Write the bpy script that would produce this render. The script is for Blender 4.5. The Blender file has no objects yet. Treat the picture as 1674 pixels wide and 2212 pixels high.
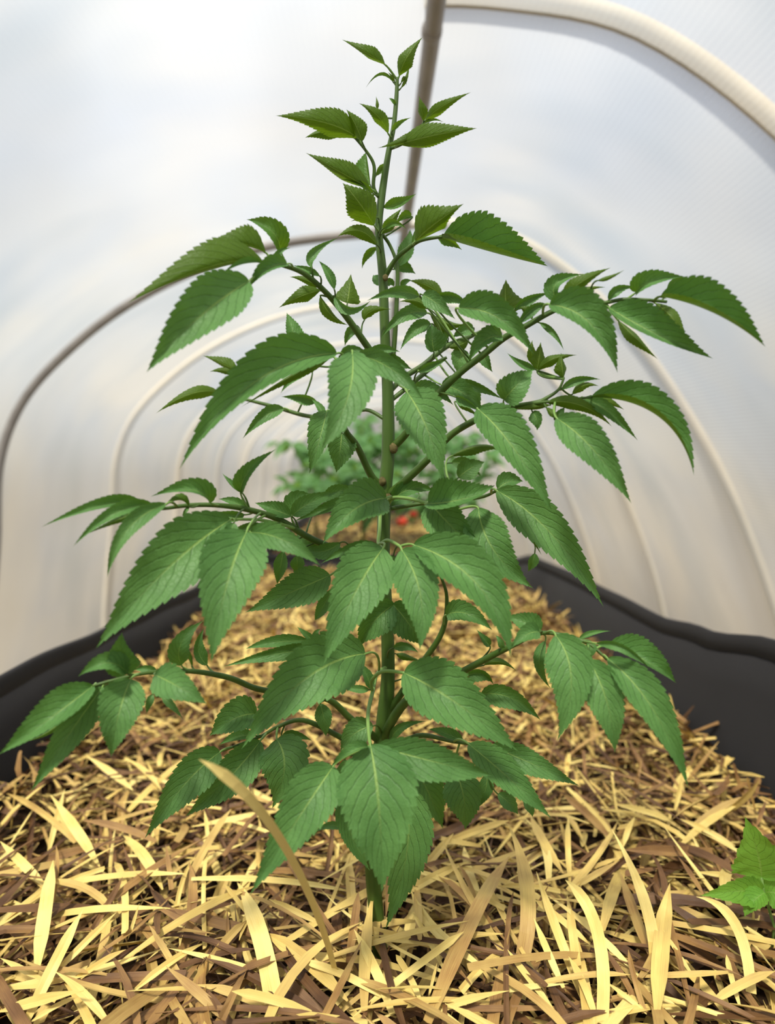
import bpy, math, random
from mathutils import Vector, Matrix, noise
random.seed(7)
R = math.radians
COL = bpy.context.scene.collection
scene = bpy.context.scene

# ------------------------------------------------------------------ camera
F = 1400.0                      # focal length in pixels of the 1674 x 2212 frame
CAM = Vector((0.0, -0.65, 1.35))
STRAW = 0.85                    # height of the straw surface
PITCH = math.atan(106 / F); YAW = math.atan(17 / F)
cam_data = bpy.data.cameras.new('camera'); cam = bpy.data.objects.new('camera', cam_data); COL.objects.link(cam)
cam.location = CAM; cam.rotation_euler = (R(90) - PITCH, 0, -YAW)
cam_data.sensor_fit = 'VERTICAL'; cam_data.sensor_height = 24.0; cam_data.lens = 24.0 * F / 2212
cam_data.clip_start = 0.02
cam_data.dof.use_dof = True; cam_data.dof.focus_distance = 0.61
cam_data.dof.aperture_fstop = (cam_data.lens / 1000) / 0.0072
scene.camera = cam
MC = cam.rotation_euler.to_matrix()

def P(px, py, Y):
    """world point seen at pixel (px, py) whose world Y is Y"""
    d = MC @ Vector(((px - 837) / F, (1106 - py) / F, -1))
    return CAM + d * ((Y - CAM.y) / d.y)
def G(px, py, dz=0.0):
    """world point seen at pixel (px, py), dz above the straw surface"""
    d = MC @ Vector(((px - 837) / F, (1106 - py) / F, -1))
    return CAM + d * ((STRAW + dz - CAM.z) / d.z)

# ------------------------------------------------------------------ light
def nn(nt, typ, **kw):
    n = nt.nodes.new(typ)
    for k, v in kw.items(): setattr(n, k, v)
    return n
world = bpy.data.worlds.new('world'); scene.world = world; world.use_nodes = True
wt = world.node_tree; wt.nodes.clear()
tc = nn(wt, 'ShaderNodeTexCoord'); sx = nn(wt, 'ShaderNodeSeparateXYZ')
wt.links.new(tc.outputs['Generated'], sx.inputs[0])
cr = nn(wt, 'ShaderNodeValToRGB'); e = cr.color_ramp
e.elements[0].position = 0.40; e.elements[0].color = (0.60, 0.48, 0.32, 1)
e.elements[1].position = 1.0; e.elements[1].color = (1.15, 1.17, 1.2, 1)
for p, c in ((0.47, (0.72, 0.61, 0.45, 1)), (0.52, (0.64, 0.61, 0.54, 1)), (0.60, (0.48, 0.54, 0.60, 1)), (0.72, (0.62, 0.67, 0.78, 1)), (0.85, (0.95, 0.97, 1.0, 1))):
    x = e.elements.new(p); x.color = c
mr = nn(wt, 'ShaderNodeMapRange'); mr.inputs['From Min'].default_value = -1; mr.inputs['From Max'].default_value = 1
wt.links.new(sx.outputs['Z'], mr.inputs['Value']); wt.links.new(mr.outputs[0], cr.inputs[0])
cn = nn(wt, 'ShaderNodeTexNoise'); cn.inputs['Scale'].default_value = 2.2; cn.inputs['Detail'].default_value = 3
wt.links.new(tc.outputs['Generated'], cn.inputs['Vector'])
cm = nn(wt, 'ShaderNodeMapRange'); cm.inputs['From Min'].default_value = 0.35; cm.inputs['From Max'].default_value = 0.65
cm.inputs['To Min'].default_value = 0.62; cm.inputs['To Max'].default_value = 1.22
wt.links.new(cn.outputs['Fac'], cm.inputs['Value'])
bg = nn(wt, 'ShaderNodeBackground'); wo = nn(wt, 'ShaderNodeOutputWorld')
wm = nn(wt, 'ShaderNodeMath', operation='MULTIPLY'); wm.inputs[1].default_value = 0.66
wt.links.new(cm.outputs[0], wm.inputs[0]); wt.links.new(wm.outputs[0], bg.inputs['Strength'])
wt.links.new(cr.outputs[0], bg.inputs['Color']); wt.links.new(bg.outputs[0], wo.inputs[0])

sun_d = bpy.data.lights.new('sun', 'SUN'); sun = bpy.data.objects.new('sun', sun_d); COL.objects.link(sun)
sun_d.energy = 5.6; sun_d.angle = R(7); sun_d.color = (1.0, 0.95, 0.84)
sun.rotation_euler = (R(30), R(-12), 0)      # high, a little behind and to the left of the camera
scene.view_settings.view_transform = 'Standard'; scene.view_settings.look = 'None'
scene.view_settings.gamma = 1; scene.view_settings.exposure = 0.25
scene.cycles.transparent_max_bounces = 12
scene.cycles.max_bounces = 8

# ------------------------------------------------------------------ helpers
def tag(o, label=None, cat=None, group=None, kind=None):
    if label: o['label'] = label
    if cat: o['category'] = cat
    if group: o['group'] = group
    if kind: o['kind'] = kind
    return o
def empty(name, loc):
    o = bpy.data.objects.new(name, None); COL.objects.link(o); o.location = loc; o.empty_display_size = 0.02
    return o
class MB:
    def __init__(s): s.v = []; s.f = []; s.m = []; s.uv = []; s.tone = []; s.w = []
    def build(s, name, mats, parent=None, smooth=True, origin=None):
        me = bpy.data.meshes.new(name)
        org = Vector(origin) if origin is not None else Vector((0, 0, 0))
        if parent is not None:
            po = Vector((0, 0, 0)); q = parent
            while q is not None: po += q.location; q = q.parent
            org = po
        me.from_pydata([tuple(p - org) for p in s.v], [], s.f)
        for m in mats: me.materials.append(m)
        if s.m: me.polygons.foreach_set('material_index', s.m)
        me.polygons.foreach_set('use_smooth', [smooth] * len(s.f))
        if s.uv:
            ul = me.uv_layers.new(name='UVMap'); li = [0] * len(me.loops); me.loops.foreach_get('vertex_index', li)
            flat = []
            for i in li: flat += s.uv[i]
            ul.data.foreach_set('uv', flat)
        if s.tone:
            a = me.attributes.new('tone', 'FLOAT', 'POINT'); a.data.foreach_set('value', s.tone)
        if s.w:
            a = me.attributes.new('rib', 'FLOAT', 'POINT'); a.data.foreach_set('value', s.w)
        me.update()
        o = bpy.data.objects.new(name, me); COL.objects.link(o)
        if parent is not None: o.parent = parent
        elif origin is not None: o.location = org
        return o
def catmull(pts, n):
    """pts: tuples of floats; returns smoothed list"""
    out = []; L = len(pts)
    for i in range(L - 1):
        p0 = pts[max(i - 1, 0)]; p1 = pts[i]; p2 = pts[i + 1]; p3 = pts[min(i + 2, L - 1)]
        for k in range(n):
            t = k / n
            out.append(tuple(0.5 * (2 * b + (c - a) * t + (2 * a - 5 * b + 4 * c - d) * t * t + (3 * b - a - 3 * c + d) * t ** 3)
                             for a, b, c, d in zip(p0, p1, p2, p3)))
    out.append(tuple(pts[-1])); return out
def tube(mb, pts, rad, seg=10, mi=0, closed_ends=True, flute=0.0, rib=0.0):
    base = len(mb.v); n = len(pts)
    up = Vector((0.0, 0.0, 1.0)); prev = None
    for i, p in enumerate(pts):
        t = (pts[min(i + 1, n - 1)] - pts[max(i - 1, 0)])
        t = t.normalized() if t.length > 1e-9 else Vector((0, 0, 1))
        if prev is None:
            a = t.cross(Vector((0.3, 1, 0.2))).normalized()
        else:
            a = (prev - t * prev.dot(t)).normalized()
        prev = a; b = t.cross(a)
        for k in range(seg):
            th = 2 * math.pi * k / seg
            r = rad[i] * (1 + flute * math.cos(4 * th))
            mb.v.append(p + (a * math.cos(th) + b * math.sin(th)) * r)
            mb.uv.append((k / seg, i / max(n - 1, 1))); mb.w.append(rib)
    for i in range(n - 1):
        for k in range(seg):
            k2 = (k + 1) % seg
            mb.f.append((base + i * seg + k, base + i * seg + k2, base + (i + 1) * seg + k2, base + (i + 1) * seg + k)); mb.m.append(mi)
    if closed_ends:
        mb.f.append(tuple(base + k for k in range(seg))[::-1]); mb.m.append(mi)
        mb.f.append(tuple(base + (n - 1) * seg + k for k in range(seg))); mb.m.append(mi)

# ------------------------------------------------------------------ materials
def mat(name):
    m = bpy.data.materials.new(name); m.use_nodes = True; nt = m.node_tree; nt.nodes.clear()
    return m, nt, nn(nt, 'ShaderNodeOutputMaterial')
def mixc(nt, fac, a, b, blend='MIX'):
    n = nn(nt, 'ShaderNodeMix', data_type='RGBA', blend_type=blend)
    for i, x in ((0, fac), (6, a), (7, b)):
        if isinstance(x, bpy.types.NodeSocket): nt.links.new(x, n.inputs[i])
        else: n.inputs[i].default_value = x if i == 0 else (*x, 1)
    return n.outputs[2]
def math_(nt, op, a, b=None, c=None, clamp=False):
    n = nn(nt, 'ShaderNodeMath', operation=op); n.use_clamp = clamp
    for i, x in enumerate((a, b, c)):
        if x is None: continue
        if isinstance(x, bpy.types.NodeSocket): nt.links.new(x, n.inputs[i])
        else: n.inputs[i].default_value = x
    return n.outputs[0]
def noise_(nt, vec, scale, detail=3, rough=0.5, dist=0):
    n = nn(nt, 'ShaderNodeTexNoise'); n.inputs['Scale'].default_value = scale; n.inputs['Detail'].default_value = detail
    n.inputs['Roughness'].default_value = rough; n.inputs['Distortion'].default_value = dist
    if vec is not None: nt.links.new(vec, n.inputs['Vector'])
    return n.outputs['Fac']
def maprange(nt, v, a, b, c, d):
    n = nn(nt, 'ShaderNodeMapRange'); nt.links.new(v, n.inputs['Value'])
    for i, x in zip((1, 2, 3, 4), (a, b, c, d)): n.inputs[i].default_value = x
    return n.outputs[0]

def leaf_material(name, top, top2, under, trans, trans_fac=0.33):
    m, nt, out = mat(name)
    uv = nn(nt, 'ShaderNodeUVMap'); s = nn(nt, 'ShaderNodeSeparateXYZ'); nt.links.new(uv.outputs[0], s.inputs[0])
    u = math_(nt, 'ABSOLUTE', s.outputs['X']); v = s.outputs['Y']
    wob = noise_(nt, uv.outputs[0], 6.0, 2)
    # side veins leave the midrib and bend towards the tip
    ph = math_(nt, 'SUBTRACT', math_(nt, 'MULTIPLY', v, 8.6), math_(nt, 'MULTIPLY', math_(nt, 'POWER', u, 1.1), 2.9))
    ph = math_(nt, 'ADD', ph, math_(nt, 'MULTIPLY', math_(nt, 'SUBTRACT', wob, 0.5), 0.45))
    sgn = math_(nt, 'MULTIPLY', math_(nt, 'GREATER_THAN', s.outputs['X'], 0.0), 0.42)
    ph = math_(nt, 'ADD', ph, sgn)
    tri = math_(nt, 'ABSOLUTE', math_(nt, 'SUBTRACT', math_(nt, 'FRACT', ph), 0.5))      # 0.5 at the vein
    vein = maprange(nt, tri, 0.452, 0.488, 0.0, 1.0)
    vein = math_(nt, 'MULTIPLY', vein, maprange(nt, u, 0.75, 0.98, 1.0, 0.1))
    rib = math_(nt, 'LESS_THAN', math_(nt, 'MULTIPLY', u, 1.0), 0.028)
    ribs = maprange(nt, u, 0.018, 0.05, 1.0, 0.0)
    ribm = math_(nt, 'MULTIPLY', ribs, maprange(nt, v, 0.1, 0.75, 1.0, 0.05))
    tco = nn(nt, 'ShaderNodeTexCoord')
    vo = nn(nt, 'ShaderNodeTexVoronoi', feature='DISTANCE_TO_EDGE'); vo.inputs['Scale'].default_value = 260
    nt.links.new(tco.outputs['Object'], vo.inputs['Vector'])
    net = maprange(nt, vo.outputs['Distance'], 0.0, 0.09, 1.0, 0.0)
    mott = noise_(nt, tco.outputs['Object'], 28, 3)
    base = mixc(nt, maprange(nt, mott, 0.35, 0.65, 0, 1), top, top2)
    base = mixc(nt, math_(nt, 'MULTIPLY', vein, 0.85), base, tuple(c * 0.42 for c in top))
    base = mixc(nt, math_(nt, 'MULTIPLY', net, 0.14), base, tuple(c * 0.5 for c in top))
    base = mixc(nt, math_(nt, 'MULTIPLY', ribm, 0.85), base, (0.34, 0.50, 0.13))
    base = mixc(nt, math_(nt, 'MULTIPLY', math_(nt, 'MULTIPLY', ribs, maprange(nt, v, 0.3, 0.8, 0, 1)), 0.5), base, tuple(c * 0.5 for c in top))
    ub = mixc(nt, math_(nt, 'MULTIPLY', vein, 0.6), under, tuple(c * 0.5 for c in under))
    ub = mixc(nt, math_(nt, 'MULTIPLY', ribs, 0.8), ub, (0.30, 0.42, 0.10))
    geo = nn(nt, 'ShaderNodeNewGeometry')
    col = mixc(nt, geo.outputs['Backfacing'], base, ub)
    b = nn(nt, 'ShaderNodeBsdfPrincipled'); nt.links.new(col, b.inputs['Base Color'])
    b.inputs['Roughness'].default_value = 0.52; b.inputs['Specular IOR Level'].default_value = 0.35
    hgt = math_(nt, 'SUBTRACT', math_(nt, 'MULTIPLY', maprange(nt, tri, 0.36, 0.5, 0.0, -1.0), 1.0), math_(nt, 'MULTIPLY', net, 0.30))
    hgt = math_(nt, 'SUBTRACT', hgt, math_(nt, 'MULTIPLY', ribs, 0.6))
    bu = nn(nt, 'ShaderNodeBump'); bu.inputs['Strength'].default_value = 0.32; bu.inputs['Distance'].default_value = 0.0014
    nt.links.new(hgt, bu.inputs['Height']); nt.links.new(bu.outputs[0], b.inputs['Normal'])
    tr = nn(nt, 'ShaderNodeBsdfTranslucent')
    tcol = mixc(nt, math_(nt, 'MULTIPLY', vein, 0.55), trans, tuple(c * 0.45 for c in trans))
    nt.links.new(tcol, tr.inputs['Color']); nt.links.new(bu.outputs[0], tr.inputs['Normal'])
    mx = nn(nt, 'ShaderNodeMixShader'); mx.inputs[0].default_value = trans_fac
    nt.links.new(b.outputs[0], mx.inputs[1]); nt.links.new(tr.outputs[0], mx.inputs[2]); nt.links.new(mx.outputs[0], out.inputs[0])
    return m
M_LEAF = leaf_material('leaf_green', (0.084, 0.205, 0.054), (0.122, 0.275, 0.076), (0.072, 0.150, 0.014), (0.13, 0.27, 0.012), 0.24)
M_YOUNG = leaf_material('young_leaf_green', (0.07, 0.18, 0.035), (0.09, 0.22, 0.045), (0.070, 0.140, 0.009), (0.17, 0.30, 0.006), 0.34)
M_SEED = leaf_material('seedling_leaf_green', (0.17, 0.40, 0.05), (0.20, 0.44, 0.06), (0.2, 0.36, 0.04), (0.35, 0.55, 0.04))
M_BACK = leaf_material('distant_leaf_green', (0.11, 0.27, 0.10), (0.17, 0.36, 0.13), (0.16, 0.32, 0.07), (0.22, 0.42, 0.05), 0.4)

def simple(name, c1, c2, scale=20, rough=0.6, spec=0.4, bump=0.0, stretch=None, trans=None):
    m, nt, out = mat(name)
    tco = nn(nt, 'ShaderNodeTexCoord'); vec = tco.outputs['Object']
    if stretch:
        mp = nn(nt, 'ShaderNodeMapping'); mp.inputs['Scale'].default_value = stretch; nt.links.new(vec, mp.inputs[0]); vec = mp.outputs[0]
    n = noise_(nt, vec, scale, 4)
    b = nn(nt, 'ShaderNodeBsdfPrincipled'); nt.links.new(mixc(nt, maprange(nt, n, 0.3, 0.7, 0, 1), c1, c2), b.inputs['Base Color'])
    b.inputs['Roughness'].default_value = rough; b.inputs['Specular IOR Level'].default_value = spec
    if bump:
        bu = nn(nt, 'ShaderNodeBump'); bu.inputs['Strength'].default_value = bump; bu.inputs['Distance'].default_value = 0.002
        nt.links.new(n, bu.inputs['Height']); nt.links.new(bu.outputs[0], b.inputs['Normal'])
    nt.links.new(b.outputs[0], out.inputs[0]); return m
M_STEM = simple('stem_green', (0.045, 0.095, 0.012), (0.070, 0.135, 0.020), 60, 0.5, 0.4, 0.5, (1, 1, 0.12))
M_PET = simple('petiole_green', (0.16, 0.29, 0.06), (0.21, 0.35, 0.09), 40, 0.5)
M_NODE = simple('node_scar_brown', (0.07, 0.06, 0.02), (0.16, 0.13, 0.05), 200, 0.8, 0.2, 0.8)
M_SOIL = simple('dark_soil', (0.020, 0.012, 0.007), (0.055, 0.033, 0.018), 40, 0.95, 0.1, 0.8)
M_FLOOR = simple('ground_earth', (0.30, 0.25, 0.18), (0.38, 0.33, 0.25), 8, 0.95, 0.1)
M_METAL = simple('galvanised_grey', (0.20, 0.185, 0.175), (0.27, 0.25, 0.235), 12, 0.45, 0.4)
M_PVC = simple('beige_pipe', (0.44, 0.37, 0.26), (0.52, 0.45, 0.33), 9, 0.6, 0.3)
M_TOM = simple('tomato_red', (0.62, 0.03, 0.012), (0.75, 0.07, 0.02), 10, 0.3, 0.5)
M_CLAMP = simple('clamp_dark', (0.06, 0.055, 0.05), (0.09, 0.085, 0.08), 30, 0.5)

# straw: each blade carries its own tone (0 brown .. 1 pale)
M_STRAW, nt, out = mat('dry_straw')
at = nn(nt, 'ShaderNodeAttribute', attribute_name='tone'); uv = nn(nt, 'ShaderNodeUVMap')
mp = nn(nt, 'ShaderNodeMapping'); mp.inputs['Scale'].default_value = (14, 1.1, 1); nt.links.new(uv.outputs[0], mp.inputs[0])
fib = noise_(nt, mp.outputs[0], 3.0, 4, 0.6)
tcs = nn(nt, 'ShaderNodeTexCoord'); patch = noise_(nt, tcs.outputs['Object'], 26, 2)
rp = nn(nt, 'ShaderNodeValToRGB'); ce = rp.color_ramp
ce.elements[0].position = 0; ce.elements[0].color = (0.085, 0.038, 0.014, 1)
ce.elements[1].position = 1; ce.elements[1].color = (0.95, 0.76, 0.27, 1)
for p, c in ((0.22, (0.21, 0.105, 0.040, 1)), (0.42, (0.42, 0.24, 0.075, 1)), (0.62, (0.62, 0.43, 0.135, 1)), (0.8, (0.80, 0.59, 0.17, 1))):
    x = ce.elements.new(p); x.color = c
tv = math_(nt, 'ADD', at.outputs['Fac'], math_(nt, 'MULTIPLY', math_(nt, 'SUBTRACT', fib, 0.5), 0.60))
tv = math_(nt, 'ADD', tv, math_(nt, 'MULTIPLY', math_(nt, 'SUBTRACT', patch, 0.5), 0.60), clamp=True)
nt.links.new(tv, rp.inputs[0])
sb = nn(nt, 'ShaderNodeBsdfPrincipled'); nt.links.new(rp.outputs[0], sb.inputs['Base Color'])
sb.inputs['Roughness'].default_value = 0.45; sb.inputs['Specular IOR Level'].default_value = 0.4
bu = nn(nt, 'ShaderNodeBump'); bu.inputs['Strength'].default_value = 0.35; bu.inputs['Distance'].default_value = 0.001
nt.links.new(fib, bu.inputs['Height']); nt.links.new(bu.outputs[0], sb.inputs['Normal'])
stl = nn(nt, 'ShaderNodeBsdfTranslucent'); nt.links.new(rp.outputs[0], stl.inputs['Color'])
mx = nn(nt, 'ShaderNodeMixShader'); mx.inputs[0].default_value = 0.12
nt.links.new(sb.outputs[0], mx.inputs[1]); nt.links.new(stl.outputs[0], mx.inputs[2]); nt.links.new(mx.outputs[0], out.inputs[0])

# black felt
M_FELT, nt, out = mat('black_felt')
tcs = nn(nt, 'ShaderNodeTexCoord')
f1 = noise_(nt, tcs.outputs['Object'], 700, 2); f2 = noise_(nt, tcs.outputs['Object'], 6, 3)
b = nn(nt, 'ShaderNodeBsdfPrincipled')
c = mixc(nt, f2, (0.016, 0.0155, 0.017), (0.026, 0.025, 0.027)); c = mixc(nt, math_(nt, 'GREATER_THAN', f1, 0.72), c, (0.05, 0.05, 0.05))
nt.links.new(c, b.inputs['Base Color']); b.inputs['Roughness'].default_value = 0.9; b.inputs['Specular IOR Level'].default_value = 0.2
b.inputs['Sheen Weight'].default_value = 0.04
bu = nn(nt, 'ShaderNodeBump'); bu.inputs['Strength'].default_value = 0.5; bu.inputs['Distance'].default_value = 0.001
nt.links.new(f1, bu.inputs['Height']); nt.links.new(bu.outputs[0], b.inputs['Normal']); nt.links.new(b.outputs[0], out.inputs[0])

# translucent woven film: half clear, half milky, with a fine thread grid
M_FILM, nt, out = mat('milky_woven_film')
uv = nn(nt, 'ShaderNodeUVMap'); s = nn(nt, 'ShaderNodeSeparateXYZ'); nt.links.new(uv.outputs[0], s.inputs[0])   # metres: x along the arch, y down the tunnel
g1 = math_(nt, 'PINGPONG', math_(nt, 'MULTIPLY', s.outputs['X'], 1.0), 0.008)
g2 = math_(nt, 'PINGPONG', math_(nt, 'MULTIPLY', s.outputs['Y'], 1.0), 0.003)
th1 = maprange(nt, g1, 0.0, 0.0045, 1.0, 0.0); th2 = maprange(nt, g2, 0.0, 0.0012, 1.0, 0.0)
tcs = nn(nt, 'ShaderNodeTexCoord'); sxo = nn(nt, 'ShaderNodeSeparateXYZ'); nt.links.new(tcs.outputs['Object'], sxo.inputs[0])
thr = math_(nt, 'MULTIPLY', math_(nt, 'MAXIMUM', th1, math_(nt, 'MULTIPLY', th2, 0.5)), maprange(nt, sxo.outputs['X'], 0.3, 1.2, 0.08, 1.0))
big = noise_(nt, tcs.outputs['Object'], 1.1, 2, 0.5, 0.6)
fine = noise_(nt, tcs.outputs['Object'], 260, 2)
mpn = nn(nt, 'ShaderNodeMapping'); mpn.inputs['Scale'].default_value = (0.7, 1.6, 1); nt.links.new(uv.outputs[0], mpn.inputs[0])
strk = noise_(nt, mpn.outputs[0], 1.2, 2)
col = mixc(nt, maprange(nt, big, 0.35, 0.65, 0, 1), (0.70, 0.75, 0.82), (0.92, 0.88, 0.80))
col = mixc(nt, maprange(nt, strk, 0.50, 0.72, 0, 0.8), col, (0.52, 0.60, 0.66))
trl = nn(nt, 'ShaderNodeBsdfTranslucent'); nt.links.new(col, trl.inputs['Color'])
pb = nn(nt, 'ShaderNodeBsdfPrincipled'); nt.links.new(col, pb.inputs['Base Color']); pb.inputs['Roughness'].default_value = 0.42
pb.inputs['Specular IOR Level'].default_value = 0.5
hh = math_(nt, 'ADD', math_(nt, 'MULTIPLY', thr, 0.5), math_(nt, 'MULTIPLY', fine, 0.3))
bu = nn(nt, 'ShaderNodeBump'); bu.inputs['Strength'].default_value = 0.25; bu.inputs['Distance'].default_value = 0.002
nt.links.new(hh, bu.inputs['Height'])
b2 = nn(nt, 'ShaderNodeBump'); b2.inputs['Strength'].default_value = 0.5; b2.inputs['Distance'].default_value = 0.05
nt.links.new(strk, b2.inputs['Height']); nt.links.new(bu.outputs[0], b2.inputs['Normal'])
nt.links.new(b2.outputs[0], pb.inputs['Normal']); nt.links.new(b2.outputs[0], trl.inputs['Normal'])
m1 = nn(nt, 'ShaderNodeMixShader'); m1.inputs[0].default_value = 0.30
nt.links.new(trl.outputs[0], m1.inputs[1]); nt.links.new(pb.outputs[0], m1.inputs[2])
tp = nn(nt, 'ShaderNodeBsdfTransparent'); tp.inputs[0].default_value = (0.98, 0.98, 0.98, 1)
m2 = nn(nt, 'ShaderNodeMixShader')
fac = math_(nt, 'ADD', 0.40, math_(nt, 'MULTIPLY', thr, 0.12))
nt.links.new(fac, m2.inputs[0]); nt.links.new(tp.outputs[0], m2.inputs[1]); nt.links.new(m1.outputs[0], m2.inputs[2])
nt.links.new(m2.outputs[0], out.inputs[0])

# ------------------------------------------------------------------ the tunnel
PROF = [(-1.80, -1.35), (-1.79, -1.0), (-1.76, -0.7), (-1.72, -0.35), (-1.69, 0.0), (-1.58, 0.27), (-1.38, 0.49), (-1.10, 0.70), (-0.75, 0.87), (-0.41, 0.965),
        (0.0, 1.01), (0.28, 1.01), (0.58, 0.95), (0.90, 0.74), (1.17, 0.45), (1.37, 0.17), (1.53, -0.1), (1.68, -0.43), (1.80, -0.75), (1.88, -1.05), (1.93, -1.35)]
prof = catmull(PROF, 6)
HOOP_Y = [-2.65, -1.30] + [0.78 + 1.38 * k for k in range(9)]        # 0.88.. world Y of each hoop
HOOP_Y = [CAM.y - 1.25, CAM.y + 0.10] + [CAM.y + 1.53 + 1.34 * k for k in range(9)]
def arch_pt(i, y, off=0.0):
    x, z = prof[i]
    a = Vector(prof[max(i - 1, 0)]); b = Vector(prof[min(i + 1, len(prof) - 1)])
    t = (b - a).normalized(); n = Vector((-t.y, t.x))                # outward
    return Vector((x + n.x * off, y, CAM.z + z + n.y * off))
mb = MB(); rows = []
ys = []
for a, b in zip(HOOP_Y[:-1], HOOP_Y[1:]):
    for k in range(8): ys.append((a + (b - a) * k / 8, math.sin(math.pi * k / 8)))
ys.append((HOOP_Y[-1], 0))
arc = [0.0]
for i in range(1, len(prof)): arc.append(arc[-1] + (Vector(prof[i]) - Vector(prof[i - 1])).length)
for y, sag in ys:
    for i in range(len(prof)):
        w = noise.noise(Vector((arc[i] * 1.3, y * 2.0, 0))) * 0.012
        mb.v.append(arch_pt(i, y, -sag * 0.035 * min(1, arc[i], arc[-1] - arc[i]) + w * sag)); mb.uv.append((arc[i], y))
N = len(prof)
for j in range(len(ys) - 1):
    for i in range(N - 1):
        mb.f.append((j * N + i, j * N + i + 1, (j + 1) * N + i + 1, (j + 1) * N + i)); mb.m.append(0)
tag(mb.build('ceiling', [M_FILM]), 'arched milky woven film cover of the tunnel', kind='structure')
for nm, y in (('wall_back', HOOP_Y[-1]), ('wall_front', HOOP_Y[0])):
    mb = MB()
    for i in range(N): mb.v.append(arch_pt(i, y)); mb.uv.append((mb.v[-1].x, mb.v[-1].z))
    mb.f.append(tuple(range(N))); mb.m.append(0)
    tag(mb.build(nm, [M_FILM]), 'flat milky film closing the %s end of the tunnel' % ('far' if nm == 'wall_back' else 'near'), kind='structure')
mb = MB()
for x, y in ((-1.95, HOOP_Y[0] - .1), (1.95, HOOP_Y[0] - .1), (1.95, HOOP_Y[-1] + .1), (-1.95, HOOP_Y[-1] + .1)): mb.v.append(Vector((x, y, 0))); mb.uv.append((x, y))
mb.f.append((0, 1, 2, 3)); mb.m.append(0)
tag(mb.build('floor', [M_FLOOR]), 'bare earth floor of the tunnel', kind='structure')

hoop_lab = {2: 'pale beige pipe hoop nearest the camera, arching over the upper right of the tunnel',
            3: 'grey pipe hoop, the second arch from the camera, running down the left wall'}
for k, y in enumerate(HOOP_Y):
    if k < 2: continue
    inside = k in (3,)
    mb = MB(); off = -0.024 if inside else 0.022
    r = 0.024 if k == 2 else 0.019 if inside else 0.015
    if inside: pts = [arch_pt(i, y, -0.024 + 0.046 * max(0, min(1, (prof[i][0] + 0.05) / 0.3))) for i in range(N)]
    else: pts = [arch_pt(i, y, r + 0.003) for i in range(N) if k != 2 or prof[i][0] > 0.08]
    if inside:
        o = empty('tunnel_hoop', Vector((0, y, 0))); h = max(i for i in range(N) if prof[i][0] < .1)
        tube(mb, pts[:h + 1], [r] * (h + 1), 12, 0); mb.build('pipe', [M_METAL], o)
        mb = MB(); tube(mb, pts[h:], [r * .99] * (N - h), 12, 0); mb.build('pipe', [M_PVC], o)
    else:
        tube(mb, pts, [r] * len(pts), 12, 0)
        o = mb.build('tunnel_hoop', [M_PVC], origin=Vector((0, y, 0)))
    tag(o, hoop_lab.get(k, 'beige tunnel hoop, arch number %d from the camera down the tunnel' % (k - 1)), 'hoop', 'pipe hoops holding up the tunnel film')
# ridge pole, slightly bent, tied under the hoops
mb = MB(); rr = []
for k in range(40):
    y = HOOP_Y[0] + (HOOP_Y[-1] - HOOP_Y[0]) * k / 39
    rr.append(Vector((0.120 - 0.028 * max(0, min(1, (y - 0.9) / 2.5)), y, CAM.z + 0.965)))
rp_ = empty('ridge_pole', rr[0]); tag(rp_, 'long grey ridge pipe running along the top of the tunnel', 'pole')
tube(mb, rr, [0.0205] * 40, 14); mb.build('pipe', [M_METAL], rp_)
for y in HOOP_Y[2:8]:
    mb = MB(); c0 = Vector((0.118, y, CAM.z + 0.965))
    tube(mb, [c0 + Vector((0, -0.012, 0)), c0 + Vector((0, 0.012, 0))], [0.0235, 0.0235], 14)
    mb.build('clamp', [M_METAL], rp_)

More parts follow.
